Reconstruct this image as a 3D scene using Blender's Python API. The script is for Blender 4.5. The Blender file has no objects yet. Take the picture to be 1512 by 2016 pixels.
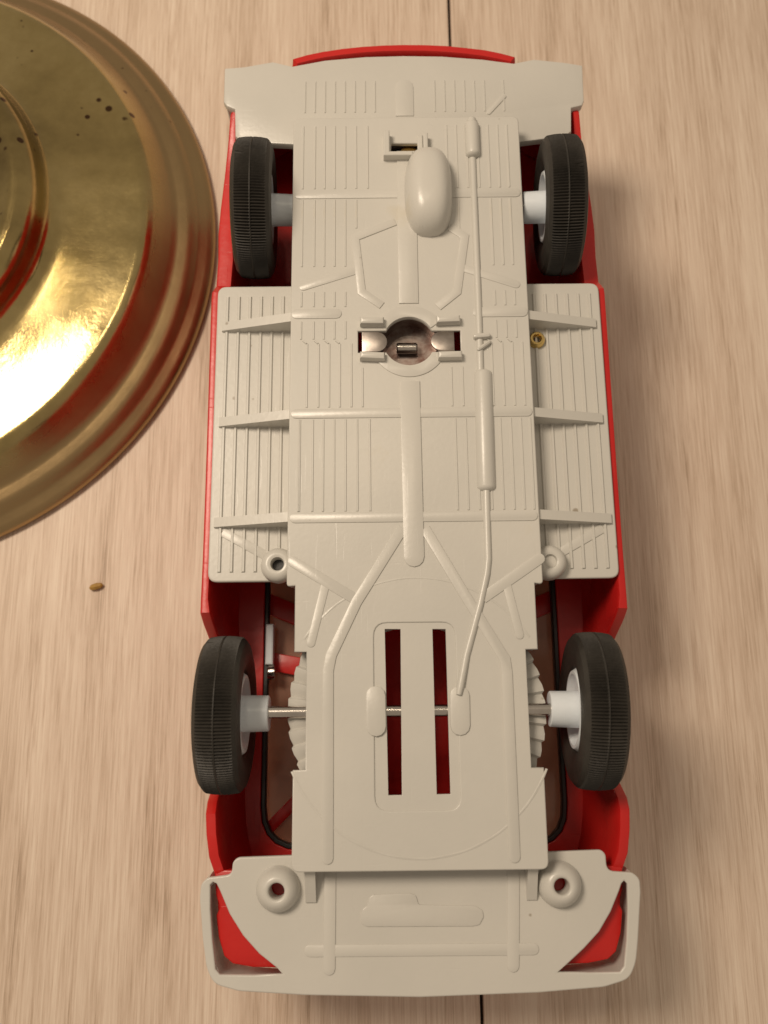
import bpy, math, random
from mathutils import Matrix, Vector
random.seed(7)
S = 0.001                                   # everything below is in millimetres
sc = bpy.context.scene
col = sc.collection

# ------------------------------------------------------------------ camera
CAM = Vector((-7.7, 0.0, 264.0))
TILT, YAW, FPX = math.radians(13.3), math.radians(-0.62), 1750.0
cam_data = bpy.data.cameras.new('camera')
cam_data.sensor_fit = 'VERTICAL'; cam_data.sensor_height = 36.0; cam_data.sensor_width = 27.0
cam_data.lens = FPX / 2016.0 * 36.0
cam_data.clip_start = 0.005; cam_data.clip_end = 20.0
cam = bpy.data.objects.new('camera', cam_data); col.objects.link(cam)
cam.location = CAM * S
cam.rotation_euler = (TILT, 0.0, YAW)
cam_data.dof.use_dof = True
cam_data.dof.focus_distance = 0.222
cam_data.dof.aperture_fstop = 16.0
sc.camera = cam
ROT = Matrix.Rotation(YAW, 3, 'Z') @ Matrix.Rotation(TILT, 3, 'X')

# ------------------------------------------------------------------ light
world = bpy.data.worlds.new('World'); sc.world = world; world.use_nodes = True
bg = world.node_tree.nodes['Background']
bg.inputs['Color'].default_value = (1.0, 0.83, 0.64, 1); bg.inputs['Strength'].default_value = 0.33

def area(name, loc, target, size, power, color, shape='DISK'):
    l = bpy.data.lights.new(name, 'AREA'); l.shape = shape; l.size = size * S
    l.energy = power; l.color = color
    o = bpy.data.objects.new(name, l); col.objects.link(o)
    o.location = Vector(loc) * S
    o.rotation_euler = (Vector(target) - Vector(loc)).to_track_quat('-Z', 'Y').to_euler()
    return o
area('room_lamp', (-290, 235, 600), (-10, 50, 30), 210, 3.0, (1.0, 0.84, 0.66))
for loc in ((-22, 420, 921), (-59, 323, 921)):
    area('ceiling_bulb', loc, (-100, 150, 0), 20, 0.2, (1.0, 0.84, 0.62))

sc.view_settings.view_transform = 'Standard'; sc.view_settings.look = 'None'
sc.view_settings.gamma = 1.0; sc.view_settings.use_curve_mapping = False
sc.view_settings.exposure = 0.0

# ------------------------------------------------------------------ helpers
def U(px, py, z):
    """place of a measured point of the 1512 x 2016 photograph at height z (mm)"""
    d = ROT @ Vector(((px - 756) / FPX, -(py - 1008) / FPX, -1.0))
    t = (z - CAM.z) / d.z
    p = CAM + d * t
    return (p.x, p.y)

def UL(pts, z): return [U(x, y, z) for x, y in pts]

def link(o, parent=None):
    col.objects.link(o)
    if parent is not None: o.parent = parent
    return o

def mesh_obj(name, verts, faces, mat, parent=None, smooth=False, scaled=False):
    me = bpy.data.meshes.new(name)
    me.from_pydata([v if scaled else (v[0]*S, v[1]*S, v[2]*S) for v in verts], [], faces)
    me.materials.append(mat)
    if smooth:
        for p in me.polygons: p.use_smooth = True
    me.validate(); me.update()
    return link(bpy.data.objects.new(name, me), parent)

def autosmooth(o, ang=40):
    me = o.data
    for p in me.polygons: p.use_smooth = True
    import bmesh
    bm = bmesh.new(); bm.from_mesh(me)
    bmesh.ops.recalc_face_normals(bm, faces=bm.faces)
    for e in bm.edges:
        if len(e.link_faces) == 2 and e.calc_face_angle(0) > math.radians(ang): e.smooth = False
    bm.to_mesh(me); bm.free()
    return o

def area2(p): return 0.5 * sum(p[i-1][0]*p[i][1] - p[i][0]*p[i-1][1] for i in range(len(p)))
def ccw(p): return list(p) if area2(p) > 0 else list(reversed(p))

def inset(pts, d):
    n = len(pts); out = []
    for i in range(n):
        a, b, c = Vector(pts[i-1]), Vector(pts[i]), Vector(pts[(i+1) % n])
        e1, e2 = (b-a), (c-b)
        if e1.length < 1e-6: e1 = e2
        if e2.length < 1e-6: e2 = e1
        e1, e2 = e1.normalized(), e2.normalized()
        n1, n2 = Vector((-e1.y, e1.x)), Vector((-e2.y, e2.x))
        m = n1 + n2
        if m.length < 1e-6: m = n1
        m.normalize(); k = max(0.35, m.dot(n1))
        out.append(tuple(b + m * (d / k)))
    return out

def rounded(pts, r, seg=5):
    """round the corners of a polygon; r one radius or a list"""
    n = len(pts); out = []
    for i in range(n):
        rr = r[i] if isinstance(r, (list, tuple)) else r
        b = Vector(pts[i]); a = Vector(pts[i-1]) - b; c = Vector(pts[(i+1) % n]) - b
        if rr <= 0: out.append(tuple(b)); continue
        ang = a.angle(c); t = min(rr / math.tan(ang/2), a.length*.49, c.length*.49)
        p0, p1 = b + a.normalized()*t, b + c.normalized()*t
        for k in range(seg+1):
            u = k/seg
            out.append(tuple(p0*(1-u)**2 + b*2*u*(1-u) + p1*u**2))
    return out

def prism(name, outline, z0, z1, mat, parent=None, b=0.25, smooth=True):
    """solid with a chamfered top edge from a plan outline without holes"""
    o = ccw(outline); n = len(o)
    r = [(x, y, z0) for x, y in o] + [(x, y, z1-b) for x, y in o]
    r += [(x, y, z1-b*.3) for x, y in inset(o, b*.3)] + [(x, y, z1) for x, y in inset(o, b)]
    f = []
    for k in range(3):
        for i in range(n):
            j = (i+1) % n; f.append((k*n+i, k*n+j, (k+1)*n+j, (k+1)*n+i))
    f.append(tuple(range(3*n, 4*n))); f.append(tuple(reversed(range(n))))
    ob = mesh_obj(name, r, f, mat, parent)
    return autosmooth(ob, 28) if smooth else ob

def plate(name, outline, holes, z0, z1, mat, parent=None, b=0.3):
    """sheet with holes: a filled 2D curve turned into a mesh"""
    cu = bpy.data.curves.new(name, 'CURVE'); cu.dimensions = '2D'; cu.fill_mode = 'BOTH'
    for poly in [ccw(outline)] + [ccw(h) for h in holes]:
        sp = cu.splines.new('POLY'); sp.points.add(len(poly)-1)
        for i, (x, y) in enumerate(poly): sp.points[i].co = (x*S, y*S, 0, 1)
        sp.use_cyclic_u = True
    cu.extrude = ((z1-z0)/2 - b)*S; cu.bevel_depth = b*S; cu.bevel_resolution = 1; cu.offset = -b*S
    tmp = bpy.data.objects.new(name, cu); col.objects.link(tmp)
    bpy.context.view_layer.update()
    dg = bpy.context.evaluated_depsgraph_get()
    me = bpy.data.meshes.new_from_object(tmp.evaluated_get(dg))
    bpy.data.objects.remove(tmp); bpy.data.curves.remove(cu)
    for v in me.vertices: v.co.z += (z0+z1)/2*S
    me.name = name; me.materials.clear(); me.materials.append(mat)
    ob = link(bpy.data.objects.new(name, me), parent)
    import bmesh
    bm = bmesh.new(); bm.from_mesh(me); bmesh.ops.remove_doubles(bm, verts=bm.verts, dist=1e-7)
    bmesh.ops.recalc_face_normals(bm, faces=bm.faces); bm.to_mesh(me); bm.free()
    return ob

def strip_outline(path, w, cap0=True, cap1=True, seg=6):
    """outline of a bar of width w that follows a path, ends round or square"""
    P = [Vector(p) for p in path]; L, R = [], []
    ws = w if isinstance(w, (list, tuple)) else [w]*len(P)
    for i, p in enumerate(P):
        d1 = (P[i]-P[i-1]).normalized() if i else (P[1]-P[0]).normalized()
        d2 = (P[i+1]-P[i]).normalized() if i < len(P)-1 else d1
        n1, n2 = Vector((-d1.y, d1.x)), Vector((-d2.y, d2.x))
        m = (n1+n2).normalized(); h = ws[i]/2/max(.4, m.dot(n1))
        L.append(p+m*h); R.append(p-m*h)
    out = [tuple(v) for v in R]
    if cap1:
        d = (P[-1]-P[-2]).normalized(); n = Vector((-d.y, d.x)); h = ws[-1]/2
        out += [tuple(P[-1] + d*h*math.sin(a) - n*h*math.cos(a)) for a in [math.pi*k/seg for k in range(1, seg)]]
    out += [tuple(v) for v in reversed(L)]
    if cap0:
        d = (P[0]-P[1]).normalized(); n = Vector((-d.y, d.x)); h = ws[0]/2
        out += [tuple(P[0] + d*h*math.sin(a) - n*h*math.cos(a)) for a in [math.pi*k/seg for k in range(1, seg)]]
    return out

def bar(name, path, w, z0, h, mat, parent, cap0=True, cap1=True, b=0.3):
    if h < 1.05: h *= .40; b = .10
    return prism(name, strip_outline(path, w, cap0, cap1), z0-0.3, z0+h, mat, parent, b=min(b, h*.8))

def ridge(x0, x1, y0, y1, z, w, h, mat, parent, name='ridge'):
    """thin moulded ridge from (x0,y0) to (x1,y1)"""
    d = Vector((x1-x0, y1-y0)); d.normalize(); n = Vector((-d.y, d.x)); v = []
    for e, t in ((-1, (x0, y0)), (1, (x1, y1))):
        p = Vector(t)
        for s_, zz, k in ((-.5, z-.2, 0), (-.2, z+h, .3), (.2, z+h, .3), (.5, z-.2, 0)):
            q = p + n*s_*w - d*e*k; v.append((q.x, q.y, zz))
    f = [(0, 4, 5, 1), (1, 5, 6, 2), (2, 6, 7, 3), (0, 1, 2, 3), (7, 6, 5, 4), (0, 3, 7, 4)]
    ob = mesh_obj(name, v, f, mat, parent)
    import bmesh
    bm = bmesh.new(); bm.from_mesh(ob.data); bmesh.ops.recalc_face_normals(bm, faces=bm.faces); bm.to_mesh(ob.data); bm.free()
    return ob

def lathe(name, prof, mat, parent=None, seg=48, center=(0, 0, 0), axis='Z', closed=False, ang=35, caps=True):
    """turn a profile of (r, h) about an axis"""
    v, f = [], []; n = len(prof)
    for i in range(seg):
        a = 2*math.pi*i/seg; c, s_ = math.cos(a), math.sin(a)
        for r, h in prof:
            p = (r*c, r*s_, h) if axis == 'Z' else ((h, r*c, r*s_) if axis == 'X' else (r*s_, h, r*c))
            v.append((p[0]+center[0], p[1]+center[1], p[2]+center[2]))
    for i in range(seg):
        j = (i+1) % seg
        for k in range(n if closed else n-1):
            l = (k+1) % n; f.append((i*n+k, j*n+k, j*n+l, i*n+l))
    if not closed and caps:
        if prof[0][0] > 0: f.append(tuple(i*n for i in reversed(range(seg))))
        if prof[-1][0] > 0: f.append(tuple(i*n+n-1 for i in range(seg)))
    o = mesh_obj(name, v, f, mat, parent)
    import bmesh
    bm = bmesh.new(); bm.from_mesh(o.data); bmesh.ops.remove_doubles(bm, verts=bm.verts, dist=1e-8); bm.to_mesh(o.data); bm.free()
    return autosmooth(o, ang)

def tube(name, path, mat, parent, seg=14):
    """round pipe; path of (x, y, z, r, flat)"""
    v, f = [], []; n = len(path)
    for i, (x, y, z, r) in enumerate(path):
        a = Vector(path[max(i-1, 0)][:3]); b = Vector(path[min(i+1, n-1)][:3]); d = (b-a).normalized()
        up = Vector((0, 0, 1)); sd = d.cross(up).normalized(); u2 = sd.cross(d)
        for k in range(seg):
            t = 2*math.pi*k/seg; p = Vector((x, y, z)) + sd*r*math.cos(t) + u2*r*math.sin(t)
            v.append(tuple(p))
    for i in range(n-1):
        for k in range(seg):
            l = (k+1) % seg; f.append((i*seg+k, i*seg+l, (i+1)*seg+l, (i+1)*seg+k))
    f.append(tuple(reversed(range(seg)))); f.append(tuple(range((n-1)*seg, n*seg)))
    return autosmooth(mesh_obj(name, v, f, mat, parent), 60)

def box(name, x0, x1, y0, y1, z0, z1, mat, parent, b=0.2):
    return prism(name, [(x0, y0), (x1, y0), (x1, y1), (x0, y1)], z0, z1, mat, parent, b=b, smooth=False)

def empty(name, loc=(0, 0, 0)):
    o = bpy.data.objects.new(name, None); o.location = Vector(loc)*S; o.empty_display_size = .02
    return link(o)
def tag(o, label, cat, group=None):
    o['label'] = label; o['category'] = cat
    if group: o['group'] = group
    return o

# ------------------------------------------------------------------ materials
def nodes(name):
    m = bpy.data.materials.new(name); m.use_nodes = True
    nt = m.node_tree; return m, nt, nt.nodes['Principled BSDF']

def ramp(nt, fac, stops):
    r = nt.nodes.new('ShaderNodeValToRGB'); e = r.color_ramp.elements
    while len(e) < len(stops): e.new(0.5)
    for i, (p, c) in enumerate(stops): e[i].position = p; e[i].color = (*c, 1)
    nt.links.new(fac, r.inputs['Fac']); return r

def noise(nt, scale, detail=4, rough=.5, mapping=None, coord='Object'):
    tc = nt.nodes.new('ShaderNodeTexCoord'); n = nt.nodes.new('ShaderNodeTexNoise')
    n.inputs['Scale'].default_value = scale; n.inputs['Detail'].default_value = detail; n.inputs['Roughness'].default_value = rough
    src = tc.outputs[coord]
    if mapping:
        mp = nt.nodes.new('ShaderNodeMapping'); mp.inputs['Scale'].default_value = mapping
        nt.links.new(src, mp.inputs['Vector']); src = mp.outputs['Vector']
    nt.links.new(src, n.inputs['Vector']); return n

def bump(nt, p, h, strength, dist):
    b = nt.nodes.new('ShaderNodeBump'); b.inputs['Strength'].default_value = strength; b.inputs['Distance'].default_value = dist
    nt.links.new(h, b.inputs['Height']); nt.links.new(b.outputs['Normal'], p.inputs['Normal']); return b

def plastic(name, c0, c1, rough, scale=25, spec=.5, bstr=.15, bscale=900, dirt=None):
    m, nt, p = nodes(name)
    n = noise(nt, scale, 5, .6)
    r = ramp(nt, n.outputs['Fac'], [(.32, c0), (.68, c1)] + ([(.80, dirt)] if dirt else []))
    nt.links.new(r.outputs['Color'], p.inputs['Base Color'])
    n2 = noise(nt, 60, 6, .65); mr = nt.nodes.new('ShaderNodeMapRange')
    mr.inputs['To Min'].default_value = rough-.07; mr.inputs['To Max'].default_value = rough+.12
    nt.links.new(n2.outputs['Fac'], mr.inputs['Value']); nt.links.new(mr.outputs['Result'], p.inputs['Roughness'])
    p.inputs['Specular IOR Level'].default_value = spec
    n3 = noise(nt, bscale, 3, .5)
    sc1 = noise(nt, 1.0, 2, .4, (2600, 60, 60)); sc2 = noise(nt, 1.0, 2, .4, (90, 1900, 60)); add = nt.nodes.new('ShaderNodeMath'); add.operation = 'ADD'
    s1 = ramp(nt, sc1.outputs['Fac'], [(.70, (0, 0, 0)), (.76, (1, 1, 1))]); s2 = ramp(nt, sc2.outputs['Fac'], [(.71, (0, 0, 0)), (.77, (1, 1, 1))])
    nt.links.new(s1.outputs['Color'], add.inputs[0]); nt.links.new(s2.outputs['Color'], add.inputs[1])
    ad2 = nt.nodes.new('ShaderNodeMath'); ad2.operation = 'SUBTRACT'; nt.links.new(n3.outputs['Fac'], ad2.inputs[0]); nt.links.new(add.outputs[0], ad2.inputs[1])
    bump(nt, p, ad2.outputs[0], bstr, .0002)
    sp = nt.nodes.new('ShaderNodeTexVoronoi'); sp.inputs['Scale'].default_value = 160
    tcc = nt.nodes.new('ShaderNodeTexCoord'); nt.links.new(tcc.outputs['Object'], sp.inputs['Vector'])
    sn = noise(nt, 35, 2, .5); sa = nt.nodes.new('ShaderNodeMath'); sa.operation = 'MULTIPLY_ADD'; sa.inputs[1].default_value = .8
    nt.links.new(sn.outputs['Fac'], sa.inputs[0]); nt.links.new(sp.outputs['Distance'], sa.inputs[2])
    sr = ramp(nt, sa.outputs[0], [(.30, (.45, .38, .30)), (.36, (1, 1, 1))])
    mx = nt.nodes.new('ShaderNodeMix'); mx.data_type = 'RGBA'; mx.blend_type = 'MULTIPLY'; mx.inputs['Factor'].default_value = .8
    nt.links.new(r.outputs['Color'], mx.inputs['A']); nt.links.new(sr.outputs['Color'], mx.inputs['B']); nt.links.new(mx.outputs['Result'], p.inputs['Base Color'])
    return m

M_GREY = plastic('grey_plastic', (.55, .535, .495), (.60, .58, .535), .28, dirt=(.57, .52, .41))
M_RED = plastic('red_plastic', (.50, .013, .012), (.58, .020, .015), .29, bstr=.25, bscale=500)
M_WHITE = plastic('white_plastic', (.72, .77, .82), (.78, .82, .86), .28)
M_RUBBER = plastic('black_rubber', (.021, .0185, .0155), (.042, .037, .031), .50, scale=120, spec=.35, bstr=.4, bscale=1500)
M_BLACK = plastic('black_plastic', (.012, .012, .012), (.022, .020, .018), .35)

def metal(name, c0, c1, rough, scale=40, aniso=0):
    m, nt, p = nodes(name)
    n = noise(nt, scale, 6, .65)
    r = ramp(nt, n.outputs['Fac'], [(.3, c0), (.7, c1)]); nt.links.new(r.outputs['Color'], p.inputs['Base Color'])
    p.inputs['Metallic'].default_value = 1; p.inputs['Roughness'].default_value = rough
    n3 = noise(nt, 300, 5, .6); bump(nt, p, n3.outputs['Fac'], .12, .0003)
    return m
M_STEEL = metal('steel', (.52, .48, .44), (.70, .66, .62), .22)
M_TIN = metal('worn_tin', (.26, .22, .20), (.52, .47, .43), .36, scale=160)
M_RUSTY = metal('rusty_tin', (.15, .075, .06), (.40, .36, .33), .40, scale=230)
M_EYELET = metal('brass_eyelet', (.62, .44, .16), (.74, .55, .22), .25)

# tarnished brass with pits
m, nt, p = nodes('tarnished_brass'); M_BRASS = m
n = noise(nt, 14, 8, .68)
r = ramp(nt, n.outputs['Fac'], [(.34, (.27, .20, .085)), (.52, (.47, .36, .155)), (.68, (.62, .49, .23))])
vo = nt.nodes.new('ShaderNodeTexVoronoi'); vo.inputs['Scale'].default_value = 180
tc = nt.nodes.new('ShaderNodeTexCoord'); nt.links.new(tc.outputs['Object'], vo.inputs['Vector'])
nm = noise(nt, 19, 3, .5)
ad = nt.nodes.new('ShaderNodeMath'); ad.operation = 'ADD'
ml = nt.nodes.new('ShaderNodeMath'); ml.operation = 'MULTIPLY'; ml.inputs[1].default_value = 1.4
nt.links.new(nm.outputs['Fac'], ml.inputs[0]); nt.links.new(vo.outputs['Distance'], ad.inputs[0]); nt.links.new(ml.outputs[0], ad.inputs[1])
pit = ramp(nt, ad.outputs[0], [(.78, (1, 1, 1)), (.84, (0, 0, 0))])
sep = nt.nodes.new('ShaderNodeSeparateXYZ'); nt.links.new(tc.outputs['Object'], sep.inputs[0])
cxy = nt.nodes.new('ShaderNodeCombineXYZ'); nt.links.new(sep.outputs['X'], cxy.inputs['X']); nt.links.new(sep.outputs['Y'], cxy.inputs['Y'])
ln = nt.nodes.new('ShaderNodeVectorMath'); ln.operation = 'LENGTH'; nt.links.new(cxy.outputs[0], ln.inputs[0])
wob = nt.nodes.new('ShaderNodeMath'); wob.operation = 'MULTIPLY_ADD'; wob.inputs[1].default_value = .006
nt.links.new(nm.outputs['Fac'], wob.inputs[0]); nt.links.new(ln.outputs['Value'], wob.inputs[2])
zone = nt.nodes.new('ShaderNodeMapRange'); zone.inputs['From Min'].default_value = .092; zone.inputs['From Max'].default_value = .0975
nt.links.new(wob.outputs[0], zone.inputs['Value'])
pa = nt.nodes.new('ShaderNodeMath'); pa.operation = 'MULTIPLY_ADD'; pa.inputs[1].default_value = .16
nt.links.new(zone.outputs['Result'], pa.inputs[0]); nt.links.new(ad.outputs[0], pa.inputs[2]); nt.links.new(pa.outputs[0], pit.inputs['Fac'])
mixz = nt.nodes.new('ShaderNodeMix'); mixz.data_type = 'RGBA'
nt.links.new(zone.outputs['Result'], mixz.inputs['Factor']); nt.links.new(r.outputs['Color'], mixz.inputs['A']); mixz.inputs['B'].default_value = (.42, .295, .15, 1)
mix = nt.nodes.new('ShaderNodeMix'); mix.data_type = 'RGBA'
nt.links.new(pit.outputs['Color'], mix.inputs['Factor']); nt.links.new(mixz.outputs['Result'], mix.inputs['A']); mix.inputs['B'].default_value = (.10, .055, .03, 1)
nt.links.new(mix.outputs['Result'], p.inputs['Base Color'])
p.inputs['Metallic'].default_value = 1
n2 = noise(nt, 30, 7, .7); mr = nt.nodes.new('ShaderNodeMapRange'); mr.inputs['From Min'].default_value = .3; mr.inputs['From Max'].default_value = .7
mr.inputs['To Min'].default_value = .06; mr.inputs['To Max'].default_value = .24
nt.links.new(n2.outputs['Fac'], mr.inputs['Value'])
rz = nt.nodes.new('ShaderNodeMath'); rz.operation = 'MULTIPLY_ADD'; rz.inputs[1].default_value = .20
nt.links.new(zone.outputs['Result'], rz.inputs[0]); nt.links.new(mr.outputs['Result'], rz.inputs[2]); nt.links.new(rz.outputs[0], p.inputs['Roughness'])
n3 = noise(nt, 45, 8, .7); bump(nt, p, n3.outputs['Fac'], .15, .0012)

# light oak laminate, grain along y
m, nt, p = nodes('oak_laminate'); M_WOOD = m
def wn(scale, mp, detail=6, rough=.6): return noise(nt, scale, detail, rough, mp)
g1 = wn(1.0, (210, 10, 1)); g2 = wn(1.0, (1500, 34, 1), 6, .72); g3 = wn(1.0, (45, 5, 1), 4, .55)
m1 = nt.nodes.new('ShaderNodeMath'); m1.operation = 'MULTIPLY_ADD'; m1.inputs[1].default_value = .58
nt.links.new(g2.outputs['Fac'], m1.inputs[0])
m0 = nt.nodes.new('ShaderNodeMath'); m0.operation = 'MULTIPLY'; m0.inputs[1].default_value = .24
nt.links.new(g1.outputs['Fac'], m0.inputs[0]); nt.links.new(m0.outputs[0], m1.inputs[2])
m2 = nt.nodes.new('ShaderNodeMath'); m2.operation = 'MULTIPLY_ADD'; m2.inputs[1].default_value = .28
nt.links.new(g3.outputs['Fac'], m2.inputs[0]); nt.links.new(m1.outputs[0], m2.inputs[2])
pr = wn(1.0, (2300, 75, 1), 3, .6); gate = wn(1.0, (160, 14, 1), 3, .5)
pm = nt.nodes.new('ShaderNodeMath'); pm.operation = 'MULTIPLY'; nt.links.new(pr.outputs['Fac'], pm.inputs[0]); nt.links.new(gate.outputs['Fac'], pm.inputs[1])
pd = nt.nodes.new('ShaderNodeMapRange'); pd.inputs['From Min'].default_value = .27; pd.inputs['From Max'].default_value = .38; pd.inputs['To Min'].default_value = 0; pd.inputs['To Max'].default_value = .075
nt.links.new(pm.outputs[0], pd.inputs['Value'])
m3 = nt.nodes.new('ShaderNodeMath'); m3.operation = 'SUBTRACT'; nt.links.new(m2.outputs[0], m3.inputs[0]); nt.links.new(pd.outputs['Result'], m3.inputs[1])
m2 = m3
r = ramp(nt, m2.outputs[0], [(.36, (.37, .27, .195)), (.46, (.54, .415, .315)), (.54, (.645, .515, .41)), (.65, (.75, .63, .515))])
nt.links.new(r.outputs['Color'], p.inputs['Base Color'])
p.inputs['Roughness'].default_value = .48; p.inputs['Specular IOR Level'].default_value = .35
bump(nt, p, m2.outputs[0], .25, .0006)

def simple(name, c, rough=.6):
    m, nt, p = nodes(name); n = noise(nt, 200, 4, .6)
    r = ramp(nt, n.outputs['Fac'], [(.3, tuple(x*.8 for x in c)), (.7, c)]); nt.links.new(r.outputs['Color'], p.inputs['Base Color'])
    p.inputs['Roughness'].default_value = rough; return m
M_CRUMB = simple('crumb', (.42, .24, .05)); M_SUB = simple('dark_joint', (.05, .032, .02), .8)
m, nt, p = nodes('window_plastic'); M_GLASS = m
p.inputs['Base Color'].default_value = (.9, .88, .84, 1); p.inputs['Transmission Weight'].default_value = 1; p.inputs['Roughness'].default_value = .05; p.inputs['IOR'].default_value = 1.3

m, nt, p = nodes('smoked_plastic'); M_SMOKE = m
p.inputs['Base Color'].default_value = (.62, .36, .26, 1); p.inputs['Transmission Weight'].default_value = .55; p.inputs['Roughness'].default_value = .12; p.inputs['IOR'].default_value = 1.4

# ------------------------------------------------------------------ floor
fl = mesh_obj('floor', [(-900, -700, -4), (900, -700, -4), (900, 900, -4), (-900, 900, -4)], [(0, 1, 2, 3)], M_SUB)
fl['kind'] = 'structure'
SEAM = 17.9
for k in range(-3, 3):
    x0 = SEAM + k*196.0
    box('plank', x0+.45, x0+196-.45, -640, 840, -3.9, 0, M_WOOD, fl, b=.5)

# ------------------------------------------------------------------ toy car, lying on its roof
CARL = 'red toy car upside down on the floor, showing its beige-grey chassis and black tyres'
car = tag(empty('toy_car', (0, 60, 0)), CARL, 'toy car')
CARP = car.location.copy()
def adopt(o, parent):                       # parent while keeping world coordinates
    o.parent = parent; o.matrix_parent_inverse = Matrix.Translation(-CARP); return o
_link = link
def link(o, parent=None):
    col.objects.link(o)
    if parent is car: adopt(o, car)
    elif parent is not None: o.parent = parent
    return o

ZT, ZS = 54.0, 47.0; D_ = math.radians
# --- red body shell: closed loop of cross sections
half = [(0, 188.4), (6, 188.3), (12, 187.9), (17.5, 187.25), (23, 186.4), (27.5, 185.3), (31.6, 184.0), (32.2, 181.5), (38, 179.0), (44, 175.5), (47.6, 171.5), (49.2, 167), (50.0, 160), (50.8, 150), (51.6, 140),
        (52.0, 132), (51.8, 124), (52.0, 116), (52.5, 112.6), (52.6, 111), (52.5, 90), (52.4, 60), (52.4, 40), (52.5, 30), (52.5, 26.6), (52.3, 24.5), (52, 20), (51.5, 12), (51, 3), (50.4, -6),
        (49.9, -13), (49.6, -18), (49.5, -20.5), (49.2, -25), (48.4, -30), (47.0, -35), (46.4, -41), (45.6, -47), (43.6, -51.4), (38, -53.4), (20, -55.6), (0, -56)]
loop = half + [(-x, y) for x, y in reversed(half[1:-1])]
def rim(y, x):
    if abs(x) < 31.9: return (47.6 if y > 100 else 44), 2.0
    if abs(x) < 33: return 44.0, 1.6
    if 113.2 < y < 168:
        t = min(1, (168-y)/10, (y-113.2)/3)
        return 46.3 - 3.6*t, 1.6 + 2.4*min(1, (168-y)/45)*t
    if -19.5 < y < 26.2:
        t = min(1, (26.2-y)/5.5, (y+19.5)/6); t = t*t*(3-2*t)
        return 46.0 - 13*t, 2.2
    return (43.6 if y < -32.5 else 46.0, 2.2) if y > -60 and y < 30 and abs(x) > 33 else (46.0, 1.7)
v, f = [], []; n = len(loop)
for i, (x, y) in enumerate(loop):
    a, b = Vector(loop[i-1]), Vector(loop[(i+1) % n]); d = (b-a).normalized(); nn = Vector((d.y, -d.x))
    if nn.dot(Vector((x, y-60))) < 0: nn = -nn
    zr, t = rim(y, x)
    zm = 18 + (zr-18)*.55
    jit = random.uniform(-.3, .3)
    prof = [(-5, 16.7), (-1.6, 17.4), (-.1, 20.5), (.55, zm), (.25, zr-1.2), (-.05, zr-.2+jit*.2), (-.5, zr+jit*.4), (-t, zr-.1), (-t-.4, zr-.9), (-t-.6, zm), (-t-1.2, 21.5), (-5, 18.6)]
    for o_, z in prof:
        q = Vector((x, y)) + nn*o_; v.append((q.x, q.y, z))
K = 12
for i in range(n):
    j = (i+1) % n
    for k in range(K):
        l = (k+1) % K; f.append((i*K+k, j*K+k, j*K+l, i*K+l))
body = autosmooth(mesh_obj('body_shell', v, f, M_RED, car), 32)
# bonnet and boot panels close the shell below; the bonnet has a big opening
pan = [ (x*.93, 60+(y-60)*.965) for x, y in loop]
hood_hole = rounded([(-40.4, 41), (40.4, 41), (40.4, -32.3), (-40.4, -32.3)], [2, 2, 11, 11])
cabin_hole = rounded([(-42, 110), (42, 110), (42, 47), (-42, 47)], 6)
plate('bonnet_panel', pan, [hood_hole, cabin_hole], 16.9, 18.4, M_RED, body)
hh = ccw(hood_hole)
plate('opening_rim', inset(hh, .05), [inset(hh, 1.3)], 15.5, 18.6, M_BLACK, body)
bar('bonnet_brace', [(-40.6, 33), (-25, 26.5)], 5.5, 14.6, 1.5, M_RED, body, False, False)
bar('bonnet_brace', [(40.6, 33), (25, 26.5)], 5.5, 14.6, 1.5, M_RED, body, False, False)
bar('bonnet_brace', [(-40.6, 17), (-25, 14)], 5.0, 14.5, 1.5, M_RED, body, False, False)
bar('bonnet_brace', [(-39.5, -28), (-25, -14)], 3.0, 14.5, 1.5, M_RED, body, False, False)
prism('engine_cover', rounded([(-27.2, 39), (27.2, 39), (27.2, -30.5), (-27.2, -30.5)], 2), 14, 15.8, M_RED, body, b=.3)
plate('bonnet_window', inset(hh, .6), [], 12.4, 13.6, M_SMOKE, body, b=.1)
box('hinge_bracket', -39.8, -37.6, 15.5, 26.5, 17.5, 20.2, M_WHITE, body, .5)
lathe('hinge_pin', [(0, -37.9), (1.9, -37.9), (2.1, -37.4), (2.1, -36), (0, -36)], M_STEEL, body, 16, (-1.2, 13.5, 18.6), 'X')
# cabin standing on the floor: roof, pillars, windows
roof = rounded([(-36, 118), (36, 118), (36, 56), (-36, 56)], 9)
prism('roof', roof, 0.2, 2.2, M_RED, car, b=.4)
for sx in (-1, 1):
    for (xa, ya), (xb, yb), w in (((42, 126), (34.5, 115), 5), ((42.5, 48), (34.5, 58.5), 3), ((43, 88), (35.5, 88), 3)):
        vv = []
        for (x, y), z in (((xa, ya), 17.4), ((xb, yb), 1.2)):
            for dx, dy in ((-1, -1), (1, -1), (1, 1), (-1, 1)): vv.append((sx*(x+dx*.9), y+dy*w/2, z))
        mesh_obj('pillar', vv, [(0, 1, 5, 4), (1, 2, 6, 5), (2, 3, 7, 6), (3, 0, 4, 7), (0, 3, 2, 1), (4, 5, 6, 7)], M_RED, car)
def pane(q):
    nrm = (Vector(q[1])-Vector(q[0])).cross(Vector(q[3])-Vector(q[0])).normalized()*.5
    vv = [tuple(Vector(p)-nrm) for p in q] + [tuple(Vector(p)+nrm) for p in q]
    mesh_obj('window', vv, [(3, 2, 1, 0), (4, 5, 6, 7), (0, 1, 5, 4), (1, 2, 6, 5), (2, 3, 7, 6), (3, 0, 4, 7)], M_GLASS, car)
pane([(-38, 47, 16.6), (38, 47, 16.6), (31, 57, 2.6), (-31, 57, 2.6)])
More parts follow.
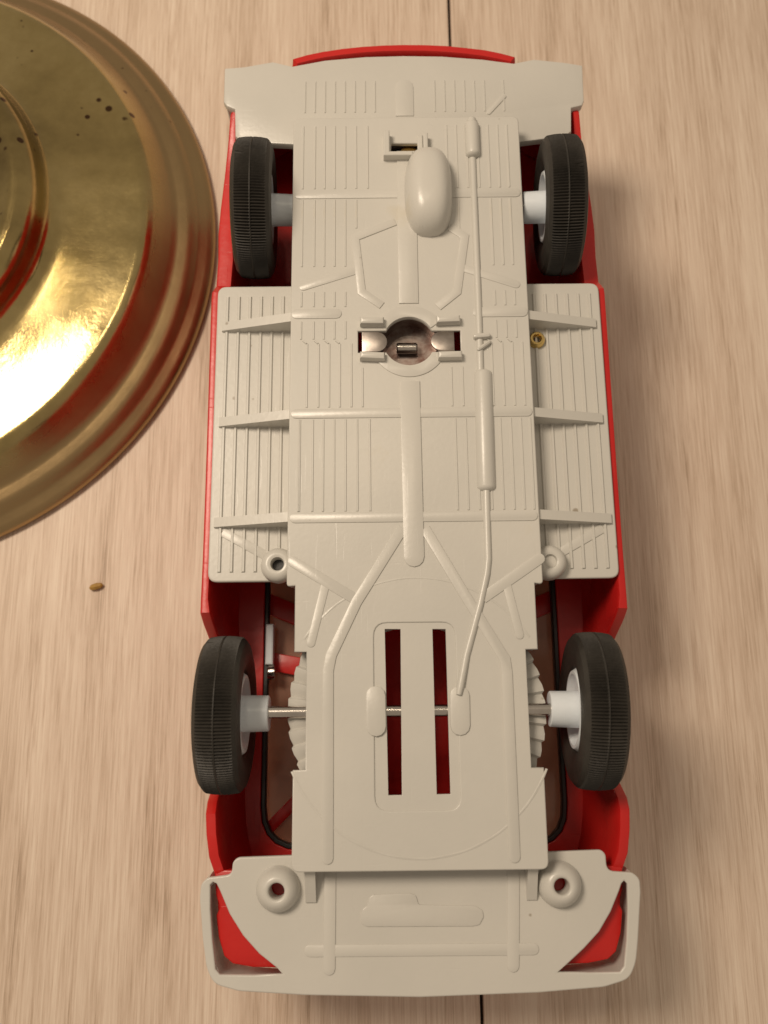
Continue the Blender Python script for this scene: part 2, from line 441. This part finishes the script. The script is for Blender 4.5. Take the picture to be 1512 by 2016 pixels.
pane([(-38, 127, 16.6), (38, 127, 16.6), (31, 117, 2.6), (-31, 117, 2.6)])
for sx in (-1, 1):
    pane([(sx*42.6, 50.5, 16.6), (sx*42.6, 85.5, 16.6), (sx*35.4, 85.5, 2.6), (sx*35.4, 60.5, 2.6)])
    pane([(sx*42.6, 90.5, 16.6), (sx*42.6, 122.5, 16.6), (sx*35.4, 112, 2.6), (sx*35.4, 90.5, 2.6)])
# red flange under the front bumper, seen through its corner cut-outs
fl_out = [(-47.4, -33), (-46.9, -38.5), (-45.9, -41), (-46.7, -42.8), (-46.0, -47.4), (-44.6, -51.4), (-42.6, -53.0), (-38, -53.8), (-22, -54.2)]
fl_out = fl_out + [(-x, y) for x, y in reversed(fl_out)]
fl_in = [(-26, -50.5), (26, -50.5), (33, -33), (-33, -33)]
prism('nose_flange', fl_out + [(24, -33.2), (18, -50), (-18, -50), (-24, -33.2)], 42.0, 44.2, M_RED, car, b=.4)

# --- chassis tray
def X(px, py): return U(px, py, ZT)
yA, yB, yC, yD, yE, yF = 159.6, 31.6, 16.2, -10.4, -32.2, 33.6
W1, W2, W3 = 30.55, 28.55, 25.7
right = [(W1-.1, yA), (W1, yB), (W2, yB+.3), (W2, yC), (W3, yC), (W3, yD), (W2, yD), (W2, yE)]
out = right + [(-x, y) for x, y in reversed(right)]
rr = [1.8, 1.2, 0, 0, 0, 0, 0, 1.8]; rr = rr + list(reversed(rr))
tray_out = rounded(out, rr)
HC = (-.3, 94.2); HR = 6.5
circ = lambda c, r, a0, a1, k: [(c[0]+r*math.cos(math.radians(a0+(a1-a0)*i/k)), c[1]+r*math.sin(math.radians(a0+(a1-a0)*i/k))) for i in range(k+1)]
ha = math.degrees(math.asin(2.9/HR))
batt_hole = circ(HC, HR, ha, 180-ha, 20) + [(-13.3, HC[1]+2.9), (-13.3, HC[1]-2.9)] + circ(HC, HR, 180+ha, 360-ha, 20) + [(12.8, HC[1]-2.9), (12.8, HC[1]+2.9)]
recess = rounded([(-9.9, 22.8), (9.2, 22.8), (9.4, -19.5), (-9.9, -19.5)], 3.2)
socket = rounded([X(770, 282), X(822, 282), X(822, 300), X(770, 300)], .3)
tray = plate('chassis_tray', tray_out, [batt_hole, recess, socket], ZT-1.4, ZT, M_GREY, car, b=.28)
slots = [[X(757.5, 1238), X(788.5, 1238), X(791.5, 1566), X(764.5, 1566)], [X(851.5, 1238), X(877.5, 1238), X(887.5, 1564), X(860, 1564)]]
plate('slotted_panel', inset(ccw(recess), -.3), slots, ZT-1.9, ZT-.35, M_GREY, tray, b=.08)
# walls under the tray
for sx in (-1, 1):
    box('tray_wall', min(sx*29, sx*30.3), max(sx*29, sx*30.3), yB+1, yA-1, 45.4, ZT-1.2, M_GREY, tray)
    box('tray_wall', min(sx*27, sx*28.3), max(sx*27, sx*28.3), yC+.3, yB, 47, ZT-1.2, M_GREY, tray)
    box('tray_wall', min(sx*27, sx*28.3), max(sx*27, sx*28.3), yE+1.4, yD-.3, 47, ZT-1.2, M_GREY, tray)
box('tray_wall', -29, 29, yA-1.6, yA-.3, 46.5, ZT-1.2, M_GREY, tray)

TB = lambda pts, w, h, c0=True, c1=True, name='chassis_rail': bar(name, UL(pts, ZT), w, ZT, h, M_GREY, tray, c0, c1, b=.35)
# cross members
for yp, x0, x1, w, h in ((381.5, -29.9, 30.0, 2.5, .55), (812.5, -30.1, 30.1, 2.5, .62), (1017.5, -30.1, 30.1, 2.5, .66)):
    y = X(815, yp)[1]; bar('cross_member', [(x0+w/2, y), (x1-w/2, y)], w, ZT, h, M_GREY, tray)
y = X(815, 616)[1]
bar('cross_member', [(-29, y), (-18.8, y)], 2.7, ZT, .6, M_GREY, tray)
bar('cross_member', [(17.5, y), (28.9, y)], 2.7, ZT, .6, M_GREY, tray)
# propeller shaft
bar('drive_shaft', [(-.3, 83.3), (-.1, 38.5)], 4.9, ZT, .95, M_GREY, tray, False, True, b=.6)
bar('drive_shaft', [(-.2, 149), (-.2, 104.6)], 5.0, ZT, .8, M_GREY, tray, False, False, b=.5)
# rails
TB([(793, 1040), (702, 1185), (652, 1290), (646, 1320), (645, 1690)], 2.5, .75, False, True)
TB([(836, 1040), (916, 1173), (994, 1298), (998, 1325), (1013, 1687)], 2.5, .75, False, True)
TB([(577, 1106), (704, 1182)], 2.6, .55, True, False); TB([(1062, 1100), (950, 1178)], 2.6, .55, True, False)
TB([(641, 1150), (612, 1266)], 2.0, .5, False, True); TB([(997, 1149), (1023, 1250)], 2.0, .5, False, True)
TB([(597, 565), (697, 534)], 2.1, .5); TB([(916, 529), (1016, 560)], 2.1, .5)
TB([(778, 437), (699, 468), (712, 575), (752, 602)], 2.1, .68, False, False); TB([(885, 447), (915, 466), (900, 575), (862, 605)], 2.1, .68, False, False)
# big engraved ring, built as a fine raised line in two arcs
ringc, ringr = (0.2, 1.9), 31.6
def arc_line(a0, a1):
    k = max(6, int(abs(a1-a0)/4)); bar('ring_line', circ(ringc, ringr, a0, a1, k), .5, ZT, .16, M_GREY, tray, False, False, b=.1)
arc_line(33, 147); arc_line(203.5, 336.5)
# exhaust pads and pipe
for (xa, ya, xb, yb) in ((739.5, 1370, 740.5, 1430), (905, 1370, 906, 1428)):
    bar('exhaust_pad', [X(xa, ya), X(xb, yb)], 4.5, ZT, 1.0, M_GREY, tray, b=.6)
def pp(px, py, z, r): a = X(px, py); return (a[0], a[1], z, r)
pipe = [pp(930, 300, 53.85, .95), pp(936, 450, 53.85, .95), pp(942, 600, 53.85, .95), pp(946, 735, 53.85, .95)]
tube('exhaust_pipe', pipe, M_GREY, tray)
pipe = [pp(957, 955, 53.85, .95), pp(959, 1040, 53.85, .95), pp(961, 1100, 53.85, .95), pp(958, 1130, 53.85, .95), pp(945, 1190, 53.85, .95), pp(918, 1290, 53.85, .95), pp(906, 1352, 54.4, .9), pp(903, 1368, 54.5, .7)]
tube('exhaust_pipe', pipe, M_GREY, tray)
def capsule(name, p0, p1, r, z, fl=1.0):
    a, b = X(*p0), X(*p1); L = math.dist(a, b); path = []
    for k in range(6): t = k/5*math.pi/2; path.append((L*0 + (1-math.cos(t))*r*.55, max(.05, r*math.sin(t)**.8)))
    for k in range(6): t = (1-k/5)*math.pi/2; path.append((L-(1-math.cos(t))*r*.55, max(.05, r*math.sin(t)**.8)))
    d = ((b[0]-a[0])/L, (b[1]-a[1])/L)
    return tube(name, [(a[0]+d[0]*s_, a[1]+d[1]*s_, z, r_) for s_, r_ in path], M_GREY, tray, 20)
capsule('muffler', (951, 727), (958, 968), 2.45, 53.3)
capsule('tail_muffler', (928, 243), (931, 312), 1.95, 54.4)
capsule('tail_muffler_tip', (928, 234), (929, 262), 1.2, 54.4)
for yy in (150, 158): pass
tb = bar('pipe_clip', [X(936, 665), X(960, 663)], 1.3, ZT, 1.5, M_GREY, tray, b=.5)
tb = bar('pipe_clip', [X(942, 690), X(962, 676)], 1.0, ZT, 1.3, M_GREY, tray, b=.5)
# differential (egg)
v, f = [], []; A, B = 24, 14; ec = (5.5, 136.0)
for i in range(B+1):
    t = math.pi/2*i/B; cz = math.sin(t)**.9; cr = math.cos(t)**.62 if i < B else 0
    for k in range(A):
        a = 2*math.pi*k/A; ca, sa = math.cos(a), math.sin(a); e = .74
        v.append((ec[0]+6.35*cr*math.copysign(abs(ca)**e, ca), ec[1]+12.6*cr*math.copysign(abs(sa)**e, sa), ZT-.4+8.2*cz))
for i in range(B):
    for k in range(A): l = (k+1) % A; f.append((i*A+k, i*A+l, (i+1)*A+l, (i+1)*A+k))
egg = autosmooth(mesh_obj('differential', v, f, M_GREY, tray), 80)
# square socket behind it
box('socket_wall', *[X(755, 300)[0], X(767, 300)[0]], X(755, 313)[1], X(755, 268)[1], ZT-.2, ZT+2.6, M_GREY, tray, .3)
box('socket_wall', X(755, 315)[0]+.02, X(812, 315)[0], X(760, 317)[1], X(760, 309)[1], ZT-.2, ZT+2.58, M_GREY, tray, .3)
box('socket_wall', X(833, 300)[0], X(842, 300)[0], X(836, 305)[1], X(836, 272)[1], ZT-.2, ZT+2.4, M_GREY, tray, .3)
box('socket_post', X(822, 300)[0], X(833, 300)[0]-.05, X(836, 300)[1], X(836, 268)[1], ZT-.2, ZT+.6, M_GREY, tray, .3)
lathe('socket_screw', [(0, 0), (3.2, 0), (3.4, .5), (2.6, 1.4), (0, 1.8)], M_EYELET, tray, 20, (*X(806, 296), 50.6))
box('socket_floor', X(760, 300)[0], X(830, 300)[0], X(796, 312)[1], X(796, 276)[1], 48.6, 50.4, M_BLACK, tray)
# contact housing: collar, clips, tabs, cup
plate('contact_collar', circ(HC, 9.6, 0, 354, 40), [[(HC[0]-9.9, HC[1]-3.3), (HC[0]+9.9, HC[1]-3.3), (HC[0]+9.9, HC[1]+3.3), (HC[0]-9.9, HC[1]+3.3)]] if 0 else [circ(HC, HR+.02, 0, 354, 40)], ZT-.3, ZT+.5, M_GREY, tray, b=.22) if 0 else None
def arcbar(a0, a1): bar('contact_collar', circ(HC, 8.15, a0, a1, 16), 3.1, ZT, .75, M_GREY, tray, False, False, b=.3)
arcbar(33, 147); arcbar(213, 327)
for x0, y0, x1, y1 in ((709, 637, 756, 637), (858, 635, 905, 633), (709, 704, 758, 706), (862, 704, 909, 703)):
    bar('contact_clip', [X(x0, y0), X(x1, y1)], 2.0, ZT, 2.3, M_GREY, tray, False, False, b=.8)
tab = lambda s_, x0, x1: strip_outline([(x0, HC[1]), (x1, HC[1])], 5.5, False, True, 10)
prism('contact_tab', tab(-1, -12.3, -8.6), ZT-.7, ZT-.1, M_TIN, tray, b=.15)
tb = prism('contact_tab', tab(1, 11.2, 8.0), -.3, .3, M_TIN, tray, b=.15)
tb.location = Vector((0, 0, ZT-.2))*S; tb.rotation_euler = (D_(-6), D_(0), 0)
for v_ in tb.data.vertices: v_.co.y -= HC[1]*S
tb.location.y += HC[1]*S
lathe('contact_cup', [(0, 46.4), (7.6, 46.4), (7.6, 52.5), (7.2, 52.5), (7.2, 46.9), (0, 46.9)], M_RUSTY, tray, 40, (*HC, 0))
lathe('contact_pin', [(0, -2.7), (1.2, -2.7), (1.45, -2.4), (1.45, 2.4), (1.2, 2.7), (0, 2.7)], M_STEEL, tray, 20, (HC[0]-.4, HC[1]+.4, 48.6), 'X')

# fine ridges of the tray, one mesh per length shared by its copies
XL = [-27.8, -24.6, -22.0, -19.3, -16.5, -13.6, -10.5]; XR = [10.8, 13.4, 16.2, 19.2, 22.0, 24.6, 27.1]
def rrow(xs, y0, y1, z, parent, w=.8, h=.22, name='ridge'):
    src = None
    for x in xs:
        if src is None:
            src = ridge(0, 0, y0, y1, z, w, h, M_GREY, parent, name); o = src; base = src.location.x
        else:
            o = src.copy(); col.objects.link(o)
        o.location.x = base + x*S
yy = lambda p: X(815, p)[1]
rrow(XL+XR, yy(246), yy(372), ZT, tray)
rrow([-27.8, -24.6, -22.0, -19.3, -16.5]+[13.4, 22, 24.6, 27.1], yy(391), yy(525), ZT, tray)
rrow([-13.6, 10.8], yy(391), yy(450), ZT, tray)
rrow([-27.8, -24.6, -22.0, -19.3, -16.5]+[22.0, 24.6, 27.1], yy(572), yy(604), ZT, tray)
rrow([-27.8, -24.6, -22.0, -19.3, -16.5]+[22.0, 24.6, 27.1], yy(630), yy(668), ZT, tray)
rrow([-26.2, -23.3, -20.6, -17.9, -15.0]+[20.6, 23.3, 25.9, 28.4], yy(674), yy(802), ZT, tray)
rrow([-12.2, 10.2, 13.0], yy(722), yy(802), ZT, tray)
rrow([-28.0]+XL+XR+[29.4], yy(823), yy(1007), ZT, tray)
for x in (-26.2, -23.3, -20.6, -17.9, 20.6, 23.3, 25.9):
    ridge(x-1.2, x, yy(668), yy(676), ZT, .7, .3, M_GREY, tray)

# --- side plates
def side(sx, outer_px, name='side_plate'):
    o = [(sx*26, 113.6), (sx*50.8, 113.6), (sx*50.8, 34.0), (sx*26, 34.0)]
    cup = (sx*33.3, 37.8)
    pl = plate(name, rounded(o, [0, 2.4, 2.4, 0]), [], ZS-1.6, ZS, M_GREY, car, b=.4)
    xs = [sx*k for k in (48.0, 45.0, 42.05, 39.1, 36.2, 33.3)]
    rrow(xs, 110.6, 36.2, ZS, pl, 1.15, .5)
    for yp, x1 in ((645, 49.2), (832, 49.2), (1029, 49.6)):
        y = U(500, yp, ZS)[1]; w = 2.7
        zi = ZT-.6
        vv = [(sx*29.6, y-w/2, ZS-.3), (sx*x1, y-w/2, ZS-.3), (sx*x1, y+w/2, ZS-.3), (sx*29.6, y+w/2, ZS-.3),
              (sx*29.6, y-w/2+.15, zi), (sx*x1, y-w/2+.15, ZS+.8), (sx*x1, y+w/2-.15, ZS+.8), (sx*29.6, y+w/2-.15, zi)]
        autosmooth(mesh_obj('gusset', vv, [(3, 2, 1, 0), (4, 5, 6, 7), (0, 1, 5, 4), (1, 2, 6, 5), (2, 3, 7, 6), (3, 0, 4, 7)], M_GREY, pl), 20)
    bar('brace', [(sx*47.5, 46.6), (sx*36, 40.2)], 2.3, ZS, .7, M_GREY, pl, False, False)
    lathe('screw_cup', [(4.3, -.3), (4.3, 1.4), (4.0, 2.6), (3.2, 3.4), (2.3, 3.6), (1.7, 3.4), (1.5, 2.6), (1.5, -1)], M_GREY, pl, 32, (*cup, ZS), 'Z')
    lathe('screw_hole', [(0, 0), (1.6, 0), (1.6, .3), (0, .3)], M_BLACK if sx < 0 else M_GREY, pl, 20, (*cup, ZS+(.4 if sx < 0 else 2.2)))
    return pl
spl = side(-1, None); spr = side(1, None)
lathe('eyelet', [(.9, -1), (.9, 1.2), (1.2, 1.7), (1.7, 1.7), (2.1, 1.2), (2.2, -.2)], M_EYELET, spr, 28, (*U(1057, 668, ZS+1), ZS), 'Z')
lathe('eyelet_hole', [(0, 0), (1.1, 0), (1.1, .2), (0, .2)], M_BLACK, spr, 20, (*U(1057, 668, ZS+1), ZS+.1))

# --- rear bumper plate
ZR = 47.6
rb = [(442, 134), (480, 131), (537, 121), (575, 130), (640, 118), (720, 111), (795, 109), (870, 110), (950, 116), (1011, 124), (1051, 116), (1110, 122), (1147, 128), (1150, 198), (1146, 207), (1125, 212), (1125, 258), (1112, 268), (1024, 279),
      (1024, 300), (577, 300), (577, 284), (478, 279), (463, 268), (462, 215), (446, 208), (440, 200)]
rbo = UL(rb, ZR)
rear = prism('rear_bumper', rbo, ZR-2.2, ZR, M_GREY, car, b=.5)
for sx, pts in ((-1, [(443, 136), (480, 133), (536, 123), (560, 130), (560, 160), (470, 170), (462, 205), (446, 206), (442, 198)]), (1, [(1049, 118), (1110, 124), (1145, 130), (1148, 197), (1143, 205), (1126, 208), (1118, 172), (1030, 160), (1030, 128)])):
    prism('bumper_end', UL(pts, ZR-1), 37.5, ZR-1.9, M_GREY, rear, b=.1)
rrow([-28, -25.2, -22.4, -19.6, -16.8, -14, -11.2, -8.4]+[8.4, 11.2, 14, 16.8, 19.6, 22.4, 27.8], U(815, 158, ZR)[1], U(815, 222, ZR)[1], ZR, rear, .7, .22)
bar('drive_shaft', [U(796, 172, ZR), U(797, 229, ZR)], 5.0, ZR, .6, M_GREY, rear, True, False)
bar('tail_pipe', [U(992, 190, ZR), U(962, 222, ZR)], 1.3, ZR, .7, M_GREY, rear)

# --- front bumper plate
ZF = ZS
fo = [(575, 1684), (468, 1688), (458, 1697), (456, 1722), (408, 1728), (396, 1740), (393, 1768), (399, 1850), (406, 1905), (420, 1938), (470, 1952), (600, 1960), (828, 1964)]
fo_r = [(1082, 1677), (1184, 1673), (1193, 1682), (1195, 1715), (1246, 1718), (1260, 1730), (1262, 1756), (1257, 1850), (1253, 1895), (1240, 1928), (1190, 1944), (1060, 1955)]
rf = [2]*6 + [9]*7 + [9]*6 + [2]*6
front_out = rounded(UL(fo, ZF) + UL(list(reversed(fo_r)), ZF), rf, 6)
cutL = [(419, 1737), (414, 1742), (414, 1790), (418, 1850), (424, 1908), (432, 1919), (500, 1920), (556, 1918), (545, 1906), (510, 1878), (478, 1842), (452, 1800), (432, 1752), (426, 1740)]
cutR = [(1229, 1734), (1235, 1740), (1236, 1790), (1234, 1850), (1229, 1903), (1221, 1914), (1160, 1915), (1099, 1914), (1120, 1896), (1150, 1868), (1180, 1835), (1203, 1795), (1219, 1755), (1224, 1740)]
CUPS = [U(545, 1754, ZF+3), U(1105.5, 1744.5, ZF+3)]
fb = plate('front_bumper', front_out, [UL(cutL, ZF), UL(cutR, ZF)] + [circ(c, 1.7, 0, 345, 24) for c in CUPS], ZF-1.5, ZF, M_GREY, car, b=.35)
# skirt of the bumper under its outer edge
sk = rounded([(0, 0)] + UL(fo[4:], ZF) + UL(list(reversed(fo_r))[:8], ZF) + [(0, 1)], [0] + [3]*2 + [9]*13 + [3]*2 + [0], 4)[1:-1]
v, f = [], []; n = len(sk)
for i, q in enumerate(sk):
    a, b = Vector(sk[max(i-1, 0)]), Vector(sk[min(i+1, n-1)]); d = (b-a).normalized(); nn = Vector((-d.y, d.x))
    p0 = Vector(q)+nn*.15; p1 = Vector(q)+nn*1.9
    for pt_, z in ((p0, 34), (p0+nn*-.4, 40), (p0, ZF-1.2), (p1, ZF-1.2), (p1, 40), (p1, 34)): v.append((pt_.x, pt_.y, z))
for i in range(n-1):
    for k in range(6): l = (k+1) % 6; f.append((i*6+k, (i+1)*6+k, (i+1)*6+l, i*6+l))
f += [(0, 1, 2, 3, 4, 5), tuple(reversed(range((n-1)*6, n*6)))]
autosmooth(mesh_obj('bumper_skirt', v, f, M_GREY, fb), 50)
for c in CUPS:
    lathe('screw_cup', [(5.1, -.3), (4.95, 1.0), (4.5, 2.3), (3.8, 3.3), (3.0, 3.9), (2.3, 4.05), (1.85, 3.8), (1.72, 3.2), (1.7, -1.6)], M_GREY, fb, 36, (*c, ZF), caps=False, ang=75)
for x0, x1 in ((597, 622), (1036, 1060)):
    xa, xb = U(x0+3, 1740, ZF+3)[0], U(x1-1, 1740, ZF+3)[0]; y0, y1 = -30.5, U(610, 1776, ZF)[1]
    vv = [(xa, y0, ZF-.3), (xb, y0, ZF-.3), (xb, y1, ZF-.3), (xa, y1, ZF-.3), (xa, y0, ZT-1.4), (xb, y0, ZT-1.4), (xb, y1, ZF+.5), (xa, y1, ZF+.5)]
    autosmooth(mesh_obj('gusset', vv, [(0, 1, 2, 3), (7, 6, 5, 4), (4, 5, 1, 0), (5, 6, 2, 1), (6, 7, 3, 2), (7, 4, 0, 3)], M_GREY, fb), 20)
FB = lambda name, pts, w, h, c0=True, c1=True: bar(name, UL(pts, ZF), w, ZF, h, M_GREY, fb, c0, c1, b=.35)
FB('chassis_rail', [(650, 1712), (648, 1907)], 2.7, .7, False, True); FB('chassis_rail', [(1011, 1706), (1010, 1901)], 2.7, .7, False, True)
FB('cross_member', [(610, 1872), (1050, 1868)], 2.5, .6)
emb = UL([(709, 1803), (714, 1790), (722, 1784), (727, 1768), (735, 1761), (808, 1758), (819, 1763), (824, 1781), (936, 1783), (950, 1792), (952, 1805), (944, 1820), (930, 1823), (722, 1824), (711, 1818)], ZF)
prism('sump', rounded(emb, .8, 3), ZF-.2, ZF+.3, M_GREY, fb, b=.12)
prism('step_line', UL([(672, 1708), (988, 1704), (988, 1713), (672, 1717)], ZT-1.2), ZT-2.4, ZT-1.3, M_GREY, tray, b=.2)

# --- pleated drum under the tray, seen in the side notches
v, f = [], []; c0 = (0.1, 2.4); ang = []
for i in range(50):
    for u_, dz, dr in ((0, -.5, -.25), (.16, .55, .25), (.55, .4, .15)): ang.append((2*math.pi*(i+u_)/50, dz, dr))
n = len(ang)
for a, dz, dr in ang:
    for r_, zz in ((20, 49.2+dz*.6), (28.6, 49.3+dz), (30.3+dr, 48.6+dz*.7), (30.5+dr, 47.2+dz*.5), (29.5, 45)): v.append((c0[0]+r_*math.cos(a), c0[1]+r_*math.sin(a), zz))
for i in range(n):
    j = (i+1) % n
    for k in range(4): f.append((i*5+k, i*5+k+1, j*5+k+1, j*5+k))
drum = autosmooth(mesh_obj('pleated_drum', v, f, M_GREY, car), 38)
mod = drum.modifiers.new('thick', 'SOLIDIFY'); mod.thickness = .8*S

# --- axles and wheels
AF, AR, ZA = 2.3, 135.2, 49.0
lathe('front_axle', [(0, -42), (1.4, -42), (1.4, 40), (0, 40)], M_STEEL, car, 24, (0, AF+.2, ZA+1.7), 'X')
lathe('rear_axle', [(0, -39), (1.3, -39), (1.3, 39), (0, 39)], M_STEEL, car, 24, (0, AR, ZA), 'X')
# tyre mesh, axis x, outer side -x
def tyre_mesh():
    R0, HW = 18.5, 5.6; seg = 300; v, f = [], []
    prof = [(-3.6, 9.6), (-4.6, 10.4), (-5.5, 12.5), (-5.6, 15.0), (-5.1, 16.9), (-4.2, 17.95), (-3.9, 18.15), (-2.2, 18.4), (-.3, 18.5), (-.1, 18.38), (.1, 18.38), (.3, 18.5), (2.2, 18.4), (3.9, 18.15), (4.2, 17.95), (5.1, 16.9), (5.6, 15.0), (5.5, 12.5), (4.6, 10.4), (3.6, 9.6)]
    K = len(prof)
    for i in range(seg):
        a = 2*math.pi*i/seg
        for k, (x, r_) in enumerate(prof):
            rr_ = r_
            if 5 <= k <= 14:
                ph = (i % 2)
                dep = .6 if 6 <= k <= 13 and k not in (9, 10) else (.14 if k in (5, 14) else 0)
                rr_ -= dep*ph
            v.append((x*.94, rr_*.985*math.cos(a), rr_*.985*math.sin(a)))
    for i in range(seg):
        j = (i+1) % seg
        for k in range(K):
            l = (k+1) % K; f.append((i*K+k, i*K+l, j*K+l, j*K+k))
    return v, f
tv, tf = tyre_mesh(); tyre_data = None
def wheel(cx, cy, cz, sx, camber, toe, hub_len, spin):
    """sx -1 on the left; hub points to the car's middle"""
    global tyre_data
    hubp = [(0, -4.2), (7.6, -4.2), (8.4, -3.6), (9.7, -3.4), (9.7, 3.6), (9.0, 4.6), (8.3, 4.6), (7.6, 3.4), (6.2, 2.6), (4.3, 2.6), (4.25, 4.6+hub_len*.2), (4.15, 4.4+hub_len), (3.9, 4.6+hub_len), (1.5, 4.6+hub_len), (0, 4.6+hub_len)]
    w = lathe('wheel', hubp, M_WHITE, None, 40, (0, 0, 0), 'X')
    if tyre_data is None:
        t = autosmooth(mesh_obj('tyre', tv, tf, M_RUBBER, w), 24); tyre_data = t.data
    else:
        t = bpy.data.objects.new('tyre', tyre_data); col.objects.link(t); t.parent = w
    t.rotation_euler.x = spin
    w.parent = car; w.matrix_parent_inverse = Matrix.Translation(-CARP)
    w.location = Vector((cx, cy, cz))*S
    w.rotation_euler = (0, camber, toe if sx < 0 else math.pi+toe)
    return w
D = math.radians
wheel(-44.9, AF, ZA, -1, D(0.5), D(0), 5.6, .1)
wheel(41.5, AF, ZA, 1, D(.8), D(-2), 5.6, .5)
wheel(-41.1, AR, ZA, -1, D(3.5), D(0), 5.8, .9)
wheel(41.1, AR, ZA, 1, D(3), D(0), 5.2, 1.3)

link = _link
# ------------------------------------------------------------------ brass base and crumb
BC = (-167.3, 152.0, 0)
prof = [(0, .3), (106.6, .3), (107.4, .9), (107.6, 2.0), (106.8, 3.2), (105, 4.2), (103.2, 4.8), (102.2, 5.5), (101.2, 7.0), (99.2, 8.0), (97, 8.4), (95.8, 8.9), (94.6, 10.2), (92.5, 12.6), (90.6, 15.4), (89.6, 16.6), (88.2, 17.5), (86.5, 17.8),
        (83, 18.05), (79, 18.45), (75, 19.0), (71, 19.7), (68.5, 20.2), (66, 20.7), (63.6, 21.3), (61.6, 22.2), (60.2, 23.8), (59.4, 26.5), (58.8, 29.4), (57.8, 31), (56.4, 32.4), (55, 33.2), (53.4, 33.6), (52, 33.2), (49, 31.6), (44, 29.8), (36, 28.6), (24, 28.4), (18, 31), (15, 40), (13, 60), (0, 60)]
br = lathe('brass_base', [(r_, h) for r_, h in prof], M_BRASS, None, 160, (0, 0, 0), 'Z', ang=50)
br.location = Vector(BC)*S; br.scale = (.988, .988, 1)
tag(br, 'round tarnished brass base with stepped rim and shiny pitted dome', 'brass base')
v, f = [], []; c = U(190, 1155, .6)
for i in range(5):
    for k in range(7):
        a = 2*math.pi*k/7; t = math.pi*i/4; q = math.sin(t)*(1+.3*random.random())
        v.append((c[0]-2.1*math.cos(t), c[1]+.2*math.cos(t)*-2+1.0*q*math.cos(a), 1.0+.85*q*math.sin(a)))
for i in range(4):
    for k in range(7): l = (k+1) % 7; f.append((i*7+k, i*7+l, (i+1)*7+l, (i+1)*7+k))
cr = mesh_obj('crumb', v, f, M_CRUMB)
tag(cr, 'tiny yellow-brown crumb lying on the bare wood floor', 'crumb')
